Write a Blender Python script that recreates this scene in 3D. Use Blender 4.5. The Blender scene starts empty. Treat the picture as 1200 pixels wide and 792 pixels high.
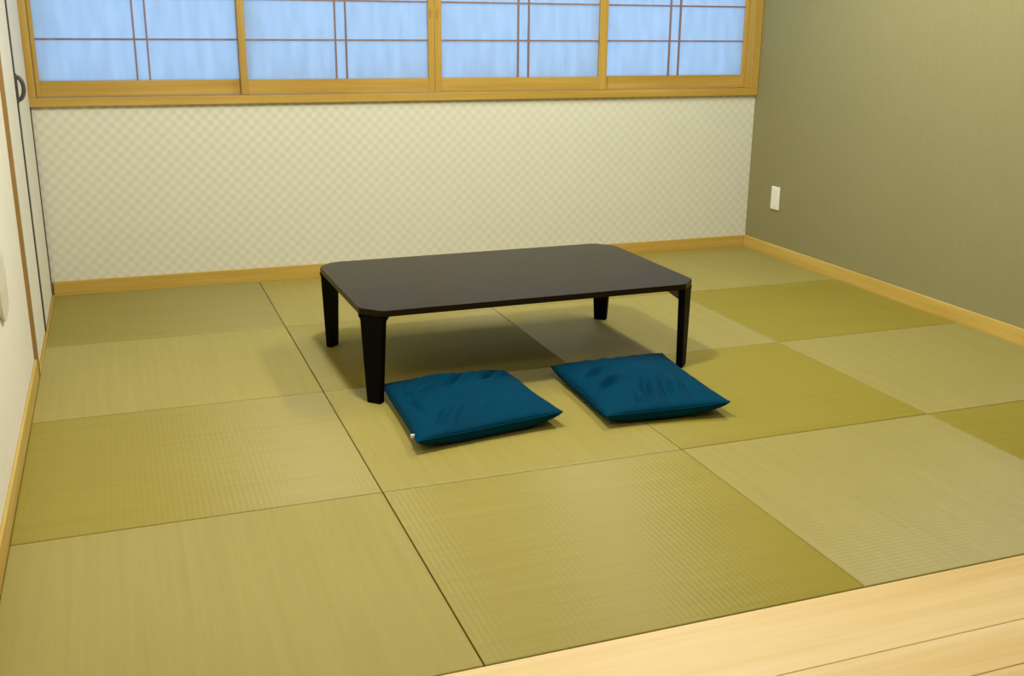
import bpy, bmesh, math, random
from mathutils import Vector, Matrix, noise
random.seed(7)
C = bpy.context.scene.collection
PI = math.pi

# ---------------------------------------------------------------- room data (metres)
COLX = [-0.886, 0.0, 0.880, 1.760, 2.628]          # mat seams, left to right
ROWY = [0.782, -0.030, -0.844, -1.667, -2.486]     # mat seams, window wall to wood floor
XL, XR, YB = -0.895, 2.642, 0.794                  # wall planes
CEIL, YF = 2.42, -5.6                              # ceiling, wall behind the camera

# ---------------------------------------------------------------- materials
def mat(name, rough=0.5, spec=0.5):
    m = bpy.data.materials.new(name); m.use_nodes = True
    nt = m.node_tree; b = nt.nodes['Principled BSDF']
    b.inputs['Roughness'].default_value = rough
    b.inputs['Specular IOR Level'].default_value = spec
    return m, nt, b

def N(nt, t, **kw):
    n = nt.nodes.new(t)
    for k, v in kw.items():
        if k in n.inputs: n.inputs[k].default_value = v
        else: setattr(n, k, v)
    return n

def ramp(nt, fac, stops):
    r = N(nt, 'ShaderNodeValToRGB'); e = r.color_ramp.elements
    e[0].position, e[0].color = stops[0][0], (*stops[0][1], 1)
    e[1].position, e[1].color = stops[-1][0], (*stops[-1][1], 1)
    for p, c in stops[1:-1]:
        x = e.new(p); x.color = (*c, 1)
    nt.links.new(fac, r.inputs['Fac']); return r.outputs['Color']

def objcoord(nt, scale=(1, 1, 1), rnd=0.0):
    tc = N(nt, 'ShaderNodeTexCoord'); mp = N(nt, 'ShaderNodeMapping')
    nt.links.new(tc.outputs['Object'], mp.inputs['Vector'])
    mp.inputs['Scale'].default_value = scale
    if rnd:
        oi = N(nt, 'ShaderNodeObjectInfo'); mu = N(nt, 'ShaderNodeMath', operation='MULTIPLY')
        nt.links.new(oi.outputs['Random'], mu.inputs[0]); mu.inputs[1].default_value = rnd
        cb = N(nt, 'ShaderNodeCombineXYZ')
        for i in range(3): nt.links.new(mu.outputs[0], cb.inputs[i])
        nt.links.new(cb.outputs[0], mp.inputs['Location'])
    return mp.outputs['Vector']

def tex(nt, vec, scale, detail=2.0, rough=0.5):
    n = N(nt, 'ShaderNodeTexNoise', Scale=scale, Detail=detail, Roughness=rough)
    nt.links.new(vec, n.inputs['Vector']); return n.outputs['Fac']

def bump(nt, b, h, strength, dist):
    n = N(nt, 'ShaderNodeBump', Strength=strength, Distance=dist)
    nt.links.new(h, n.inputs['Height']); nt.links.new(n.outputs['Normal'], b.inputs['Normal'])
    return n

def mixc(nt, fac, a, c, mode='MIX'):
    n = N(nt, 'ShaderNodeMix', data_type='RGBA', blend_type=mode)
    for s, v in ((n.inputs[0], fac), (n.inputs[6], a), (n.inputs[7], c)):
        if hasattr(v, 'is_output'): nt.links.new(v, s)
        else: s.default_value = v if not isinstance(v, tuple) else (*v, 1)
    return n.outputs[2]

def math2(nt, op, a, b=None):
    n = N(nt, 'ShaderNodeMath', operation=op)
    for i, v in enumerate((a, b)):
        if v is None: continue
        if hasattr(v, 'is_output'): nt.links.new(v, n.inputs[i])
        else: n.inputs[i].default_value = v
    return n.outputs[0]

def plain(name, col, rough=0.5, spec=0.5, noise_amt=0.06, sc=30):
    m, nt, b = mat(name, rough, spec)
    f = tex(nt, objcoord(nt), sc, 3)
    lo = tuple(c*(1-noise_amt) for c in col); hi = tuple(min(1, c*(1+noise_amt)) for c in col)
    nt.links.new(ramp(nt, f, [(0.3, lo), (0.7, hi)]), b.inputs['Base Color'])
    return m

def wood(name, lo, mid, hi, axis, rough=0.45, across=22.0, along=1.3, spec=0.4):
    """long grain running along the given axis"""
    m, nt, b = mat(name, rough, spec)
    sc = [across]*3; sc[axis] = along
    v = objcoord(nt, tuple(sc), rnd=7.0)
    f1 = tex(nt, v, 1.0, 4, 0.55)
    sc2 = [across*7]*3; sc2[axis] = along*2
    f2 = tex(nt, objcoord(nt, tuple(sc2), rnd=3.0), 1.0, 2)
    f = math2(nt, 'ADD', math2(nt, 'MULTIPLY', f1, 0.75), math2(nt, 'MULTIPLY', f2, 0.25))
    nt.links.new(ramp(nt, f, [(0.33, lo), (0.5, mid), (0.67, hi)]), b.inputs['Base Color'])
    bump(nt, b, f2, 0.08, 0.001)
    return m

def tatami_material(name, lo, hi):
    """woven rush: rushes run along local X, warp ridges every 14 mm"""
    m, nt, b = mat(name, 0.55, 0.6)
    streak = tex(nt, objcoord(nt, (1.6, 60, 1), rnd=9.0), 1.0, 4, 0.6)
    fine = tex(nt, objcoord(nt, (14, 420, 1), rnd=5.0), 1.0, 2)
    patch = tex(nt, objcoord(nt, (1, 1, 1), rnd=11.0), 2.6, 2)
    sx = N(nt, 'ShaderNodeSeparateXYZ'); nt.links.new(objcoord(nt), sx.inputs[0])
    warp = math2(nt, 'SINE', math2(nt, 'MULTIPLY', sx.outputs['X'], 2*PI/0.0145))
    f = math2(nt, 'ADD', math2(nt, 'MULTIPLY', streak, 0.55), math2(nt, 'MULTIPLY', fine, 0.25))
    f = math2(nt, 'ADD', f, math2(nt, 'MULTIPLY', patch, 0.2))
    f = math2(nt, 'ADD', f, math2(nt, 'MULTIPLY', warp, 0.018))
    nt.links.new(ramp(nt, f, [(0.30, lo), (0.68, hi)]), b.inputs['Base Color'])
    h = math2(nt, 'MULTIPLY', warp, 0.38)
    h = math2(nt, 'ADD', h, math2(nt, 'MULTIPLY', streak, 1.5))
    bump(nt, b, h, 0.22, 0.0009)
    # rush fibres scatter light sideways: glossy lobe wide across the fibre, narrow along it
    tg = N(nt, 'ShaderNodeTangent', direction_type='UV_MAP', uv_map='weave'); nt.links.new(tg.outputs[0], b.inputs['Tangent'])
    b.inputs['Anisotropic'].default_value = 0.9; b.inputs['Anisotropic Rotation'].default_value = 0.25
    return m

def wallpaper_check(name):
    m, nt, b = mat(name, 0.6, 0.3)
    s = N(nt, 'ShaderNodeSeparateXYZ'); nt.links.new(objcoord(nt), s.inputs[0])
    k = PI/0.0257
    p = math2(nt, 'MULTIPLY', math2(nt, 'SINE', math2(nt, 'MULTIPLY', s.outputs['X'], k)),
              math2(nt, 'SINE', math2(nt, 'MULTIPLY', s.outputs['Z'], k)))
    p = math2(nt, 'ADD', math2(nt, 'MULTIPLY', p, 0.9), 0.5)
    grain = tex(nt, objcoord(nt, (160, 1, 160)), 1.0, 2)
    p = math2(nt, 'ADD', p, math2(nt, 'MULTIPLY', math2(nt, 'SUBTRACT', grain, 0.5), 0.5))
    nt.links.new(ramp(nt, p, [(0.1, (.635, .620, .485)), (0.9, (.695, .680, .550))]), b.inputs['Base Color'])
    nt.links.new(math2(nt, 'MULTIPLY', p, 0.75), b.inputs['Specular IOR Level'])   # glossy and matt squares alternate
    bump(nt, b, grain, 0.1, 0.001)
    return m

def wallpaper_fine(name, lo, hi, sc=90):
    m, nt, b = mat(name, 0.75, 0.2)
    a = tex(nt, objcoord(nt, (1, 1, 0.35)), sc, 3)
    c = tex(nt, objcoord(nt, (1, 1, 1)), 3.0, 2)
    f = math2(nt, 'ADD', math2(nt, 'MULTIPLY', a, 0.7), math2(nt, 'MULTIPLY', c, 0.3))
    nt.links.new(ramp(nt, f, [(0.35, lo), (0.65, hi)]), b.inputs['Base Color'])
    bump(nt, b, a, 0.12, 0.002)
    return m

def paper_material(name):
    m = bpy.data.materials.new(name); m.use_nodes = True
    nt = m.node_tree; nt.nodes.clear()
    out = N(nt, 'ShaderNodeOutputMaterial')
    d = N(nt, 'ShaderNodeBsdfDiffuse'); t = N(nt, 'ShaderNodeBsdfTranslucent')
    fib = tex(nt, objcoord(nt, (26, 1, 5)), 1.0, 4)
    nt.links.new(ramp(nt, fib, [(0.3, (.66, .69, .72)), (0.7, (.74, .77, .80))]), t.inputs['Color'])
    d.inputs['Color'].default_value = (.60, .60, .62, 1)
    mx = N(nt, 'ShaderNodeMixShader'); mx.inputs[0].default_value = 0.85
    nt.links.new(d.outputs[0], mx.inputs[1]); nt.links.new(t.outputs[0], mx.inputs[2])
    nt.links.new(mx.outputs[0], out.inputs['Surface'])
    return m

def cloth_material(name):
    m, nt, b = mat(name, 0.75, 0.04)
    v = objcoord(nt)
    f = tex(nt, v, 9, 4)
    w = tex(nt, objcoord(nt, (500, 500, 500)), 1.0, 1)
    nt.links.new(ramp(nt, f, [(0.3, (.0, .033, .069)), (0.7, (.0, .040, .081))]), b.inputs['Base Color'])
    bump(nt, b, w, 0.08, 0.0006)
    return m

M = {}
M['tatami_a'] = tatami_material('rush_sheen_darker', (.255, .203, .027), (.305, .250, .040))  # darker, yellower base: sheen of the crosswise weave painted into the colour
M['tatami_b'] = tatami_material('rush_sheen_lighter', (.290, .236, .054), (.345, .287, .075))  # same rush turned; its brighter sheen painted in as a lighter base
M['wallpaper'] = wallpaper_check('cream_check_wallpaper')
M['green_wall'] = wallpaper_fine('olive_wallpaper', (.248, .224, .104), (.262, .238, .114), 50)
M['white_wall'] = wallpaper_fine('offwhite_wallpaper', (.76, .72, .60), (.81, .77, .65), 80)
M['ceiling'] = wood('ceiling_board', (.15, .10, .06), (.18, .125, .075), (.21, .15, .09), 0, 0.6)
HW = ((.39, .232, .036), (.46, .285, .052), (.53, .345, .078))
M['frame_x'] = wood('cedar_along_x', *HW, 0)
M['frame_y'] = wood('cedar_along_y', *HW, 1)
M['frame_z'] = wood('cedar_along_z', *HW, 2)
PW = ((.66, .43, .155), (.74, .52, .21), (.80, .60, .28))
M['skirt_x'] = wood('pine_skirting_x', (.45, .28, .044), (.51, .33, .062), (.57, .39, .09), 0)
M['skirt_y'] = wood('pine_skirting_y', (.46, .29, .052), (.53, .35, .075), (.59, .415, .11), 1)
M['plank'] = wood('cypress_plank', (.64, .44, .175), (.70, .51, .235), (.75, .57, .30), 0, 0.42, 11.0, 0.7)
M['jamb'] = wood('brown_jamb_wood', (.24, .125, .028), (.29, .16, .04), (.34, .20, .055), 2)
M['lattice'] = wood('lattice_strip', (.20, .115, .085), (.25, .145, .11), (.30, .18, .14), 2, 0.6)
M['paper'] = paper_material('shoji_paper')
M['door'] = wallpaper_fine('closet_paper', (.74, .71, .59), (.79, .76, .64), 60)
M['dark_edge'] = plain('dark_brown_edge', (.045, .030, .022), 0.45, 0.4)
M['bronze'] = plain('dark_bronze', (.075, .065, .05), 0.35, 0.6)
M['plastic'] = plain('ivory_plastic', (.80, .77, .66), 0.35, 0.5, 0.02)
M['grey_plastic'] = plain('greenish_plastic', (.66, .63, .50), 0.4, 0.4, 0.05)
M['dark_gap'] = plain('dark_underfloor', (.05, .04, .025), 0.9, 0.1)
M['table_top'] = wood('espresso_top', (.0105, .006, .002), (.0125, .0072, .0024), (.015, .0088, .003), 0, 0.28, 30, 1.2, 0.12)
M['table_leg'] = plain('espresso_leg', (.0025, .002, .002), 0.5, 0.05)
M['bracket'] = plain('brown_bracket', (.22, .125, .08), 0.5, 0.4)
M['cloth'] = cloth_material('teal_cotton')
M['tag'] = plain('white_tape', (.75, .75, .68), 0.7, 0.2)

# ---------------------------------------------------------------- builders
def obj(name, bm, m, parent=None, loc=(0, 0, 0), smooth=False):
    me = bpy.data.meshes.new(name); bmesh.ops.recalc_face_normals(bm, faces=bm.faces)
    bm.to_mesh(me); bm.free(); me.materials.append(m)
    if smooth:
        for p in me.polygons: p.use_smooth = True
    o = bpy.data.objects.new(name, me); C.objects.link(o); o.location = loc
    if parent: o.parent = parent
    return o

def box(bm, a, b, bev=0.0, seg=2):
    t = bmesh.new(); bmesh.ops.create_cube(t, size=1)
    s = [abs(b[i]-a[i]) for i in range(3)]; c = [(a[i]+b[i])/2 for i in range(3)]
    bmesh.ops.scale(t, vec=s, verts=t.verts)
    if bev: bmesh.ops.bevel(t, geom=t.edges[:], offset=min(bev, min(s)*.45), segments=seg, affect='EDGES', profile=0.5)
    bmesh.ops.translate(t, vec=c, verts=t.verts)
    me = bpy.data.meshes.new('t'); t.to_mesh(me); t.free(); bm.from_mesh(me); bpy.data.meshes.remove(me)

def boxes(*specs, bev=0.0):
    bm = bmesh.new()
    for a, b in specs: box(bm, a, b, bev)
    return bm

def prism(bm, pts, z0, z1, bev=0.0, seg=3):
    t = bmesh.new()
    lo = [t.verts.new((x, y, z0)) for x, y in pts]; hi = [t.verts.new((x, y, z1)) for x, y in pts]
    t.faces.new(lo[::-1]); t.faces.new(hi)
    n = len(pts)
    for i in range(n): t.faces.new((lo[i], lo[(i+1) % n], hi[(i+1) % n], hi[i]))
    if bev: bmesh.ops.bevel(t, geom=t.edges[:], offset=bev, segments=seg, affect='EDGES', profile=0.5)
    me = bpy.data.meshes.new('t'); t.to_mesh(me); t.free(); bm.from_mesh(me); bpy.data.meshes.remove(me)

def empty(name, loc=(0, 0, 0), rz=0.0):
    o = bpy.data.objects.new(name, None); C.objects.link(o)
    o.location = loc; o.rotation_euler = (0, 0, rz); o.empty_display_size = 0.1
    return o

def tag(o, label, cat, group=None):
    o['label'] = label; o['category'] = cat
    if group: o['group'] = group
    return o

def struct(o, label=None, cat=None):
    o['kind'] = 'structure'
    if label: o['label'] = label
    if cat: o['category'] = cat
    return o

def copy_tree(o, parent=None):
    kids = list(o.children)
    c = o.copy(); C.objects.link(c)
    if parent: c.parent = parent
    for k in kids: copy_tree(k, c)
    return c

# ---------------------------------------------------------------- shell
T = 0.12
struct(obj('floor', boxes(((XL-T, YF-T, -.16), (XR+T, YB+T, -.052))), M['dark_gap']), 'dark subfloor showing in the seams between tatami mats', 'floor')
struct(obj('ceiling', boxes(((XL-T, YF-T, CEIL), (XR+T, YB+T, CEIL+.1))), M['ceiling']), 'unseen dark wood-board ceiling over the tatami room', 'ceiling')  # out of view; boards toned dark to cut bounced light
WZ0, WZ1 = 0.815, 2.06                       # window opening
bm = boxes(((XL-T, YB, -.16), (XR+T, YB+T, WZ0)), ((XL-T, YB, WZ1), (XR+T, YB+T, CEIL)))
struct(obj('wall_back', bm, M['wallpaper']), 'cream wall with a fine checked wallpaper under the window', 'wall')
struct(obj('wall_right', boxes(((XR, YF, -.16), (XR+T, YB, CEIL))), M['green_wall']), 'plain olive green wall at the right', 'wall')
JY = -0.36                                   # wooden jamb of the closet doors
struct(obj('wall_left', boxes(((XL-T, YF, -.16), (XL, JY-.028, CEIL)), ((XL-T, JY-.028, 2.0), (XL, YB, CEIL)), ((XL-T, JY-.028, -.16), (XL-.05, YB, 2.0))), M['white_wall']), 'off-white wall at the left edge', 'wall')
struct(obj('wall_front', boxes(((XL-T, YF-T, -.16), (XR+T, YF, CEIL))), M['ceiling']), 'wood-panelled wall behind the camera', 'wall')

# wooden skirting boards (rounded upper edge)
def skirting(name, a, b, m, label):
    struct(obj(name, boxes((a, b), bev=.0025), m), label, 'baseboard')
skirting('baseboard_back', (XL+.011, ROWY[0], -.02), (XR-.0145, YB, .062), M['skirt_x'], 'honey wood baseboard along the checked wall')
skirting('baseboard_right', (COLX[4], -2.49, -.02), (XR, YB, .0625), M['skirt_y'], 'honey wood baseboard along the olive green wall')
skirting('baseboard_left', (XL, -2.49, -.02), (COLX[0], JY-.028, .064), M['skirt_y'], 'pale wood baseboard along the white left wall')

# wood flooring in front of the mats
y = -2.488; k = 0
bm = bmesh.new()
edges = [-2.488, -2.702, -2.826]
while edges[-1] > YF: edges.append(edges[-1]-.124)
for y1, y0 in zip(edges, edges[1:]):
    box(bm, (XL, max(y0, YF)+.0006, -.052), (XR, y1-.0006, .0), .0012, 1)
struct(obj('floor_planks', bm, M['plank']), 'pale cypress plank floor at the front edge of the mats', 'floor')

# ---------------------------------------------------------------- closet doors in the left wall
DX = XL + .002                               # face of the door leaves
MS = 0.185                                   # meeting line of the two leaves
jb = struct(obj('trim_1', boxes(((XL-.05, JY-.028, -.02), (XL+.012, JY, 2.02)), bev=.002), M['jamb']), 'brown wooden jamb between the white wall and closet doors', 'door frame')
struct(obj('trim_2', boxes(((XL-.05, JY, -.02), (XL+.012, YB, .004)), bev=.001), M['frame_y']), 'thin wooden bottom track under the closet doors', 'door track')
struct(obj('trim_3', boxes(((XL-.05, JY, 1.98), (XL+.012, YB, 2.02)), bev=.002), M['frame_y']), 'wooden head rail over the closet doors', 'door frame')
def leaf(name, y0, y1, label):
    d = struct(obj(name, boxes(((XL-.04, y0, .008), (DX, y1, 1.975))), M['door']), label, 'door')
    for ya, yb in ((y0, y0+.016), (y1-.016, y1)):
        obj('edge_strip', boxes(((XL-.045, ya, .007), (DX+.004, yb, 1.977)), bev=.0015), M['dark_edge'], d)['label'] = 'dark brown edge strip'
    return d
d1 = leaf('door_1', JY+.002, MS-.0015, 'pale closet door leaf beside the brown wooden jamb')
d2 = leaf('door_2', MS+.0015, YB-.003, 'pale closet door leaf next to the window corner with a dark curved pull')
# curved bronze pull
bm = bmesh.new()
path = []
for i in range(17):
    a = -PI/2 + PI*i/16
    path.append(Vector((DX + .004 + .021*math.cos(a), 0, .925 + .041*math.sin(a))))
ring = []
for i, p in enumerate(path):
    t = (path[min(i+1, 16)]-path[max(i-1, 0)]).normalized(); s = Vector((0, 1, 0)); n = t.cross(s)
    ring.append([bm.verts.new(p + s*.011*math.cos(q*PI/4) + n*.0075*math.sin(q*PI/4)) for q in range(8)])
for a, b in zip(ring, ring[1:]):
    for q in range(8): bm.faces.new((a[q], a[(q+1) % 8], b[(q+1) % 8], b[q]))
bm.faces.new(ring[0]); bm.faces.new(ring[-1][::-1])
box(bm, (DX, -.014, .872), (DX+.006, .014, .978), .002)
h = obj('door_handle', bm, M['bronze'], d2, (0, MS+.03, 0), True); h['label'] = 'dark bronze curved pull'

# ---------------------------------------------------------------- window: fixed frame
win = struct(empty('window_1', (0, YB, WZ0)), 'honey wood window frame with sill running the width of the back wall', 'window')
FY = -.022                                   # frame face, measured from the wall plane
def wp(name, a, b, m, bev=.002): return obj(name, boxes((a, b), bev=bev), m, win)
wp('sill', (XL+.001, FY, 0), (XR-.002, T, .036), M['frame_x'])
wp('jamb', (XL+.001, FY, .036), (XL+.030, T, WZ1-WZ0), M['frame_z'])
wp('jamb', (XR-.048, FY, .036), (XR-.002, T, WZ1-WZ0), M['frame_z'])
wp('head', (XL+.030, FY, WZ1-WZ0-.04), (XR-.048, T, WZ1-WZ0), M['frame_x'])

# ---------------------------------------------------------------- sliding shoji panels
def shoji(x0, x1, ls, rs, bars, ydepth, label):
    """x0..x1 whole panel; ls, rs stile widths; bars = centres of the lattice uprights"""
    zb, zt = .853, WZ1-.042
    r = empty('shoji_panel', (x0, YB+ydepth, zb))
    tag(r, label, 'shoji panel', 'sliding shoji panels of the long window')
    W, H, D = x1-x0, zt-zb, .026
    obj('stile', boxes(((0, 0, 0), (ls, D, H)), bev=.0015), M['frame_z'], r)
    obj('stile', boxes(((W-rs, 0, 0), (W, D, H)), bev=.0015), M['frame_z'], r)
    obj('bottom_rail', boxes(((ls, .001, 0), (W-rs, D, .064)), bev=.0015), M['frame_x'], r)
    obj('top_rail', boxes(((ls, .001, H-.045), (W-rs, D, H)), bev=.0015), M['frame_x'], r)
    obj('paper', boxes(((ls-.004, .0155, .060), (W-rs+.004, .0165, H-.041))), M['paper'], r)
    for bx in bars:
        obj('lattice_upright', boxes(((bx-x0-.0035, .004, .064), (bx-x0+.0035, .0155, H-.045)), bev=.0006), M['lattice'], r)
    z = .064
    for k in range(6):
        z += .1715
        if z > H-.1: break
        obj('lattice_crossbar', boxes(((ls, .005, z-.0038), (W-rs, .0155, z+.0038)), bev=.0006), M['lattice'], r)
    return r
p1 = shoji(XL+.031, .006, .016, .029, (-.454, -.4025), .034, 'leftmost shoji panel, at the closet doors, sliding behind its neighbour')
p2 = shoji(-.022, .8745, .030, .030, (.409, .4575), .002, 'second shoji panel from the left, its right stile at the window middle')
p3 = shoji(.8755, 1.768, .033, .044, (1.296, 1.350), .002, 'third shoji panel from the left, just right of the middle stiles')
p4 = shoji(1.735, XR-.049, .033, .020, (2.136, 2.192), .034, 'rightmost shoji panel, beside the olive green wall')
# small dark finger notches at the top of the middle stiles
for p, xx in ((p2, .8745-.0215+.022), (p3, .012)):
    n = obj('finger_notch', boxes(((xx-.004, -.0012, .335), (xx+.004, .002, .375)), bev=.0006), M['jamb'], p)
    n['label'] = 'small dark notch in the stile'

# ---------------------------------------------------------------- tatami mats
def mat_mesh(sx, sy, m):
    bm = bmesh.new(); box(bm, (-sx/2, -sy/2, -.050), (sx/2, sy/2, 0), .0030, 2)
    uv = bm.loops.layers.uv.new('weave')
    for f in bm.faces:
        for l in f.loops: l[uv].uv = (l.vert.co.x, l.vert.co.y)
    me = bpy.data.meshes.new('tatami_mat'); bm.to_mesh(me); bm.free(); me.materials.append(m); return me
where = {
 (0, 0): 'back row, in the corner between closet doors and checked wall',
 (1, 0): 'back row, behind the left end of the low table',
 (2, 0): 'back row, hidden mostly behind the right end of the tabletop',
 (3, 0): 'back row, in the corner below the wall outlet',
 (0, 1): 'second row from the window wall, beside the closet doors',
 (1, 1): 'second row, shaded under the left half of the table',
 (2, 1): 'second row, shaded under the right half of the table',
 (3, 1): 'second row from the window wall, against the olive green wall',
 (0, 2): 'third row from the window, against the white wall',
 (1, 2): 'third row from the window, carrying the creased cushion',
 (2, 2): 'third row, under the right half of the smooth cushion',
 (3, 2): 'third row from the window wall, against the olive green wall',
 (0, 3): 'front row, at the lower left corner of the photo',
 (1, 3): 'front row, between the creased cushion and the planks',
 (2, 3): 'front row, right of the middle, touching the plank floor',
 (3, 3): 'front row, a wedge at the right photo edge',
}
cache = {}
for c in range(4):
    for r in range(4):
        x0, x1, y1, y0 = COLX[c], COLX[c+1], ROWY[r], ROWY[r+1]
        g = .0022
        sx, sy = x1-x0-g, y1-y0-g
        along_x = (c+r) % 2 == 0
        key = (round(sx, 4), round(sy, 4), along_x)
        if key not in cache:
            cache[key] = mat_mesh(sx, sy, M['tatami_a']) if along_x else mat_mesh(sy, sx, M['tatami_b'])
        o = bpy.data.objects.new('tatami_mat', cache[key]); C.objects.link(o)
        o.location = ((x0+x1)/2, (y0+y1)/2, 0)
        if not along_x: o.rotation_euler = (0, 0, PI/2)
        tone = 'sheen-darkened yellow-green' if along_x else 'sheen-lightened grey-green'
        tag(o, f'{tone} square tatami mat, {where[(c, r)]}', 'tatami mat', 'square borderless tatami mats')

# ---------------------------------------------------------------- low table
TL, TW, TH, TT, CH = 1.198, .738, .312, .020, .062
tb = tag(empty('low_table', (.692, -.664, 0), math.radians(.9)), 'low dark brown table with clipped corners standing on the tatami', 'table')
hx, hy = TL/2, TW/2
bm = bmesh.new()
octa = [(-hx, -hy+CH), (-hx+CH, -hy), (hx-CH, -hy), (hx, -hy+CH), (hx, hy-CH), (hx-CH, hy), (-hx+CH, hy), (-hx, hy-CH)]
outline = []
for k in range(8):                            # each of the eight corners softly rounded
    p, a, b = Vector(octa[k]), Vector(octa[k-1]), Vector(octa[(k+1) % 8])
    q0, q1 = p + (a-p).normalized()*.009, p + (b-p).normalized()*.009
    for t in (0, .25, .5, .75, 1):
        outline.append(tuple(q0*(1-t)**2 + p*2*t*(1-t) + q1*t*t))
prism(bm, outline, TH-TT, TH, .0045)
obj('tabletop', bm, M['table_top'], tb)
def leg_bm():
    """tapered plank, in the local X-Z plane, outer face at y=0, ends flared into the top"""
    prof = []
    top, bot, H = .0435, .0255, TH-TT
    R = .014
    right = [(bot-.003, 0), (bot, .003), (top-.0035, H-R*1.7)]
    for i in range(1, 6):
        a = PI/2*i/5; right.append((top-.0035 + R*(1-math.cos(a))*.75, H-R*1.7+R*1.7*math.sin(a)))
    prof = right + [(-x, z) for x, z in reversed(right)]
    bm = bmesh.new()
    f = [bm.verts.new((x, 0, z)) for x, z in prof]; b = [bm.verts.new((x, .024, z)) for x, z in prof]
    bm.faces.new(f); bm.faces.new(b[::-1]); n = len(prof)
    for i in range(n): bm.faces.new((f[i], b[i], b[(i+1) % n], f[(i+1) % n]))
    bmesh.ops.bevel(bm, geom=[e for e in bm.edges if abs(e.verts[0].co.y-e.verts[1].co.y) < 1e-6], offset=.0025, segments=2, affect='EDGES')
    return bm
for sx, sy, a in ((-1, -1, -PI/4), (1, -1, PI/4), (1, 1, 3*PI/4), (-1, 1, -3*PI/4)):
    L = obj('leg', leg_bm(), M['table_leg'], tb)
    c = Vector((sx*(hx-CH/2), sy*(hy-CH/2), 0)); inward = Vector((-sx, -sy, 0)).normalized()
    L.location = c + inward*.0006; L.rotation_euler = (0, 0, a)
    bm = bmesh.new()                          # folding bracket block behind the leg
    zt = TH-TT; w = .026                      # wedge: long against the top, tapering down the leg
    tri = [(.0245, zt-.0002), (.088, zt-.0002), (.082, zt-.008), (.030, zt-.040), (.0245, zt-.040)]
    f = [bm.verts.new((-w, y, z)) for y, z in tri]; b = [bm.verts.new((w, y, z)) for y, z in tri]
    bm.faces.new(f); bm.faces.new(b[::-1])
    for i in range(5): bm.faces.new((f[i], b[i], b[(i+1) % 5], f[(i+1) % 5]))
    B = obj('leg_bracket', bm, M['bracket'], tb); B['label'] = 'small brown folding bracket'
    B.location = L.location; B.rotation_euler = L.rotation_euler

# ---------------------------------------------------------------- floor cushions
def cushion(label, corners, thick, creases, seed, lift, round_br=0.0):
    n = 100
    cx = sum(p[0] for p in corners)/4; cy = sum(p[1] for p in corners)/4
    BL, BR, FR, FL = [Vector((p[0]-cx, p[1]-cy)) for p in corners]
    bm = bmesh.new(); top = {}; bot = {}
    for i in range(n+1):
        for j in range(n+1):
            u = -math.cos(PI*i/n) * .6 + (2*i/n-1)*.4; v = -math.cos(PI*j/n) * .6 + (2*j/n-1)*.4
            uu, vv = u, v
            # edges bow in between the pointed corners
            bow = .035
            uu = u*(1 - bow*(1-v*v)); vv = v*(1 - bow*(1-u*u))
            if round_br and u > 0 and v > 0:
                q = round_br*(u*v)**5; uu -= q; vv -= q*.6
            s, t = (uu+1)/2, (vv+1)/2
            p = FL*(1-s)*(1-t) + FR*s*(1-t) + BR*s*t + BL*(1-s)*t
            e = max(0, (1-abs(u)**2.6)*(1-abs(v)**2.6))
            pr = e**.45
            nz = noise.noise(Vector((p.x*9+seed, p.y*9, seed)))*.5 + noise.noise(Vector((p.x*22, p.y*22+seed, 1)))*.22
            w = 0
            for (a, b, ang, ln, wd, am) in creases:
                du, dv = u-a, v-b
                l = du*math.cos(ang)+dv*math.sin(ang); d = -du*math.sin(ang)+dv*math.cos(ang) + .25*l*l
                w += 6.6*am*math.exp(-(l/ln)**2-(d/(.72*wd))**2)
            lf = sum(lift[k]*max(0, f)**3 for k, f in enumerate(((1-s)*t, s*t, s*(1-t), (1-s)*(1-t))))
            # pinches along the seams
            edge = max(abs(u), abs(v)); pin = math.sin((u if abs(v) > abs(u) else v)*23+seed*3)*.0015*math.exp(-((edge-.86)/.10)**2)
            seam = .036 + lf + .003*nz
            zt = seam + (thick-.036)*pr + (nz*.006 + w + pin)*min(1, e*3)
            zb = max(0.0008, seam - .06*e**.34)
            edge_v = i in (0, n) or j in (0, n)
            top[i, j] = bm.verts.new((p.x, p.y, zt))
            bot[i, j] = top[i, j] if edge_v else bm.verts.new((p.x, p.y, zb))
    for i in range(n):
        for j in range(n):
            bm.faces.new((top[i, j], top[i+1, j], top[i+1, j+1], top[i, j+1]))
            if len({bot[i, j], bot[i+1, j], bot[i+1, j+1], bot[i, j+1]} | {top[i, j], top[i+1, j], top[i+1, j+1], top[i, j+1]}) > 4:
                bm.faces.new((bot[i, j+1], bot[i+1, j+1], bot[i+1, j], bot[i, j]))
    root = tag(empty('floor_cushion', (cx, cy, 0)), label, 'cushion', 'teal floor cushions')
    o = obj('cover', bm, M['cloth'], root, smooth=True)
    pts = [(i, 0) for i in range(n)] + [(n, j) for j in range(n)] + [(i, n) for i in range(n, 0, -1)] + [(0, j) for j in range(n, 0, -1)]
    bs = bmesh.new(); rings = []
    V = [o.data.vertices[k].co.copy() for k in edge_index(n)]
    m = len(V)
    for k in range(m):
        t = (V[(k+1) % m]-V[k-1]).normalized(); s = t.cross(Vector((0, 0, 1))).normalized(); up = s.cross(t)
        rings.append([bs.verts.new(V[k] + s*.0022*math.cos(q*PI/3) + up*.0022*math.sin(q*PI/3)) for q in range(6)])
    for k in range(m):
        a, b = rings[k], rings[(k+1) % m]
        for q in range(6): bs.faces.new((a[q], a[(q+1) % 6], b[(q+1) % 6], b[q]))
    obj('seam_piping', bs, M['cloth'], root, smooth=True)
    return root, V

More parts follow.
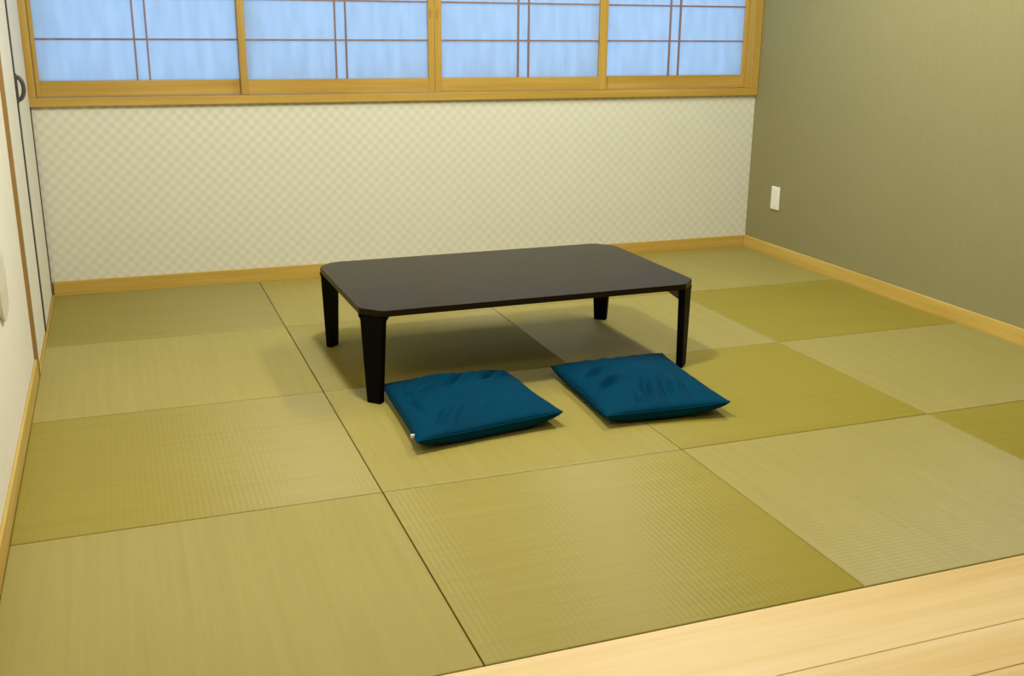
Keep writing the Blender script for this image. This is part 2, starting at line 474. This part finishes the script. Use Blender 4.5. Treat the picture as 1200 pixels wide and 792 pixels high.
def edge_index(n):
    """vertex order of the shared rim; vertices are made top first, bottom only inside the rim"""
    idx = {}; c = 0
    for i in range(n+1):
        for j in range(n+1):
            idx[i, j] = c; c += 1
            if not (i in (0, n) or j in (0, n)): c += 1
    pts = [(i, 0) for i in range(n)] + [(n, j) for j in range(n)] + [(i, n) for i in range(n, 0, -1)] + [(0, j) for j in range(n, 0, -1)]
    return [idx[p] for p in pts]

c1, rim = cushion('creased teal floor cushion touching the front left table leg',
    [(.170, -.955), (.606, -.935), (.622, -1.395), (.150, -1.460)], .080,
    [(.0, .52, .81, .34, .085, -.0034), (.16, .50, .81, .32, .08, .0022), (.58, .60, .72, .30, .085, -.0034), (.72, .52, .72, .3, .08, .0022),
     (-.45, .50, .30, .50, .08, -.0026), (-.48, .66, .30, .45, .07, .0018), (-.5, .2, .30, .40, .08, -.0022), (-.5, .34, .30, .4, .07, .0016),
     (-.55, -.62, 1.0, .25, .08, -.0026), (-.38, -.66, 1.0, .25, .07, .0018), (.1, -.72, 1.3, .2, .09, -.0016), (-.82, .1, 1.5, .6, .08, -.0018)],
    2.3, (.004, .004, .014, .004), .16)
tg = obj('care_tag', boxes(((-.007, -.004, 0), (.004, .004, .010)), bev=.001), M['tag'], c1)
tg.location = rim[-14] + Vector((-.004, 0, -.004)); tg['label'] = 'tiny white tag at the seam'
c2, _ = cushion('smooth teal floor cushion nearer the front right table leg',
    [(.765, -.955), (1.200, -.945), (1.145, -1.490), (.742, -1.452)], .078,
    [(-.12, -.50, 1.2, .32, .085, -.0028), (.02, -.52, 1.2, .3, .08, .0020), (.22, -.50, 1.2, .34, .085, -.0026), (.36, -.54, 1.2, .3, .08, .0018),
     (-.62, .22, .35, .28, .085, -.0030), (-.6, .36, .35, .28, .08, .0020), (-.55, -.18, .40, .28, .085, -.0030), (-.53, -.04, .40, .26, .08, .0020),
     (.55, -.62, 1.3, .22, .09, -.0018), (-.35, -.75, 1.2, .2, .08, -.0018)],
    6.1, (.004, .004, .016, .004))

# ---------------------------------------------------------------- outlet on the right wall
ol = tag(empty('wall_outlet', (XR, .530, .305)), 'white upright outlet plate low on the olive green wall', 'outlet')
obj('plate', boxes(((-.007, -.037, -.060), (-.0002, .037, .060)), bev=.003), M['plastic'], ol)
obj('cover_insert', boxes(((-.009, -.020, -.048), (-.006, .020, .048)), bev=.0015), M['plastic'], ol)
# greenish rounded plate at the left photo edge
wl = tag(empty('wall_plate', (XL, -1.10, .485)), 'rounded grey-green plastic plate on the white left wall, cut by the photo edge', 'wall plate')
bm = bmesh.new()
prism(bm, [(.09*math.copysign(abs(math.cos(a))**.55, math.cos(a)), .085*math.copysign(abs(math.sin(a))**.55, math.sin(a))) for a in [2*PI*i/40 for i in range(40)]], 0, .010, .003, 2)
bmesh.ops.rotate(bm, cent=(0, 0, 0), matrix=Matrix.Rotation(PI/2, 3, 'Y') @ Matrix.Rotation(PI/2, 3, 'Z'), verts=bm.verts)
obj('cover', bm, M['grey_plastic'], wl, (.0002, 0, 0))

# ---------------------------------------------------------------- light
def area(name, loc, sx, sy, power, col):
    l = bpy.data.lights.new(name, 'AREA'); l.shape = 'RECTANGLE'; l.size = sx; l.size_y = sy
    l.energy = power; l.color = col
    o = bpy.data.objects.new(name, l); C.objects.link(o); o.location = loc
    return o
WARM = (.975, 1.0, .93)
def globe(name, loc, rad, power, col):
    l = bpy.data.lights.new(name, 'POINT'); l.shadow_soft_size = rad; l.energy = power; l.color = col
    o = bpy.data.objects.new(name, l); C.objects.link(o); o.location = loc
globe('ceiling_lamp_left', (.175, -1.43, CEIL-.12), .11, 139, WARM)
area('ceiling_lamp_right', (1.66, -.63, CEIL-.05), .20, 1.1, 38, WARM)
globe('ceiling_lamp_hall', (.4, -3.0, CEIL-.12), .11, 37, WARM)

w = bpy.data.worlds.new('world'); bpy.context.scene.world = w; w.use_nodes = True
bg = w.node_tree.nodes['Background']
bg.inputs['Color'].default_value = (.365, .61, .93, 1); bg.inputs['Strength'].default_value = 2.12

# ---------------------------------------------------------------- camera
cam = bpy.data.cameras.new('camera'); co = bpy.data.objects.new('camera', cam); C.objects.link(co)
yaw, pitch, roll = .3575, -.2913, .0095
fw = Vector((math.sin(yaw)*math.cos(pitch), math.cos(yaw)*math.cos(pitch), math.sin(pitch)))
r = fw.cross(Vector((0, 0, 1))).normalized(); u = r.cross(fw)
r2 = r*math.cos(roll)+u*math.sin(roll); u2 = -r*math.sin(roll)+u*math.cos(roll)
m = Matrix((r2, u2, -fw)).transposed().to_4x4(); m.translation = Vector((-.6445*.88, -4.6998*.88, 1.3347*.88))
co.matrix_world = m
cam.sensor_width = 36; cam.lens = 1234.8936/1200*36; cam.clip_start = .02
bpy.context.scene.camera = co

sc = bpy.context.scene
vs = sc.view_settings; vs.view_transform = 'Standard'; vs.look = 'None'; vs.exposure = 0.0; vs.gamma = 1.0
vs.use_curve_mapping = False
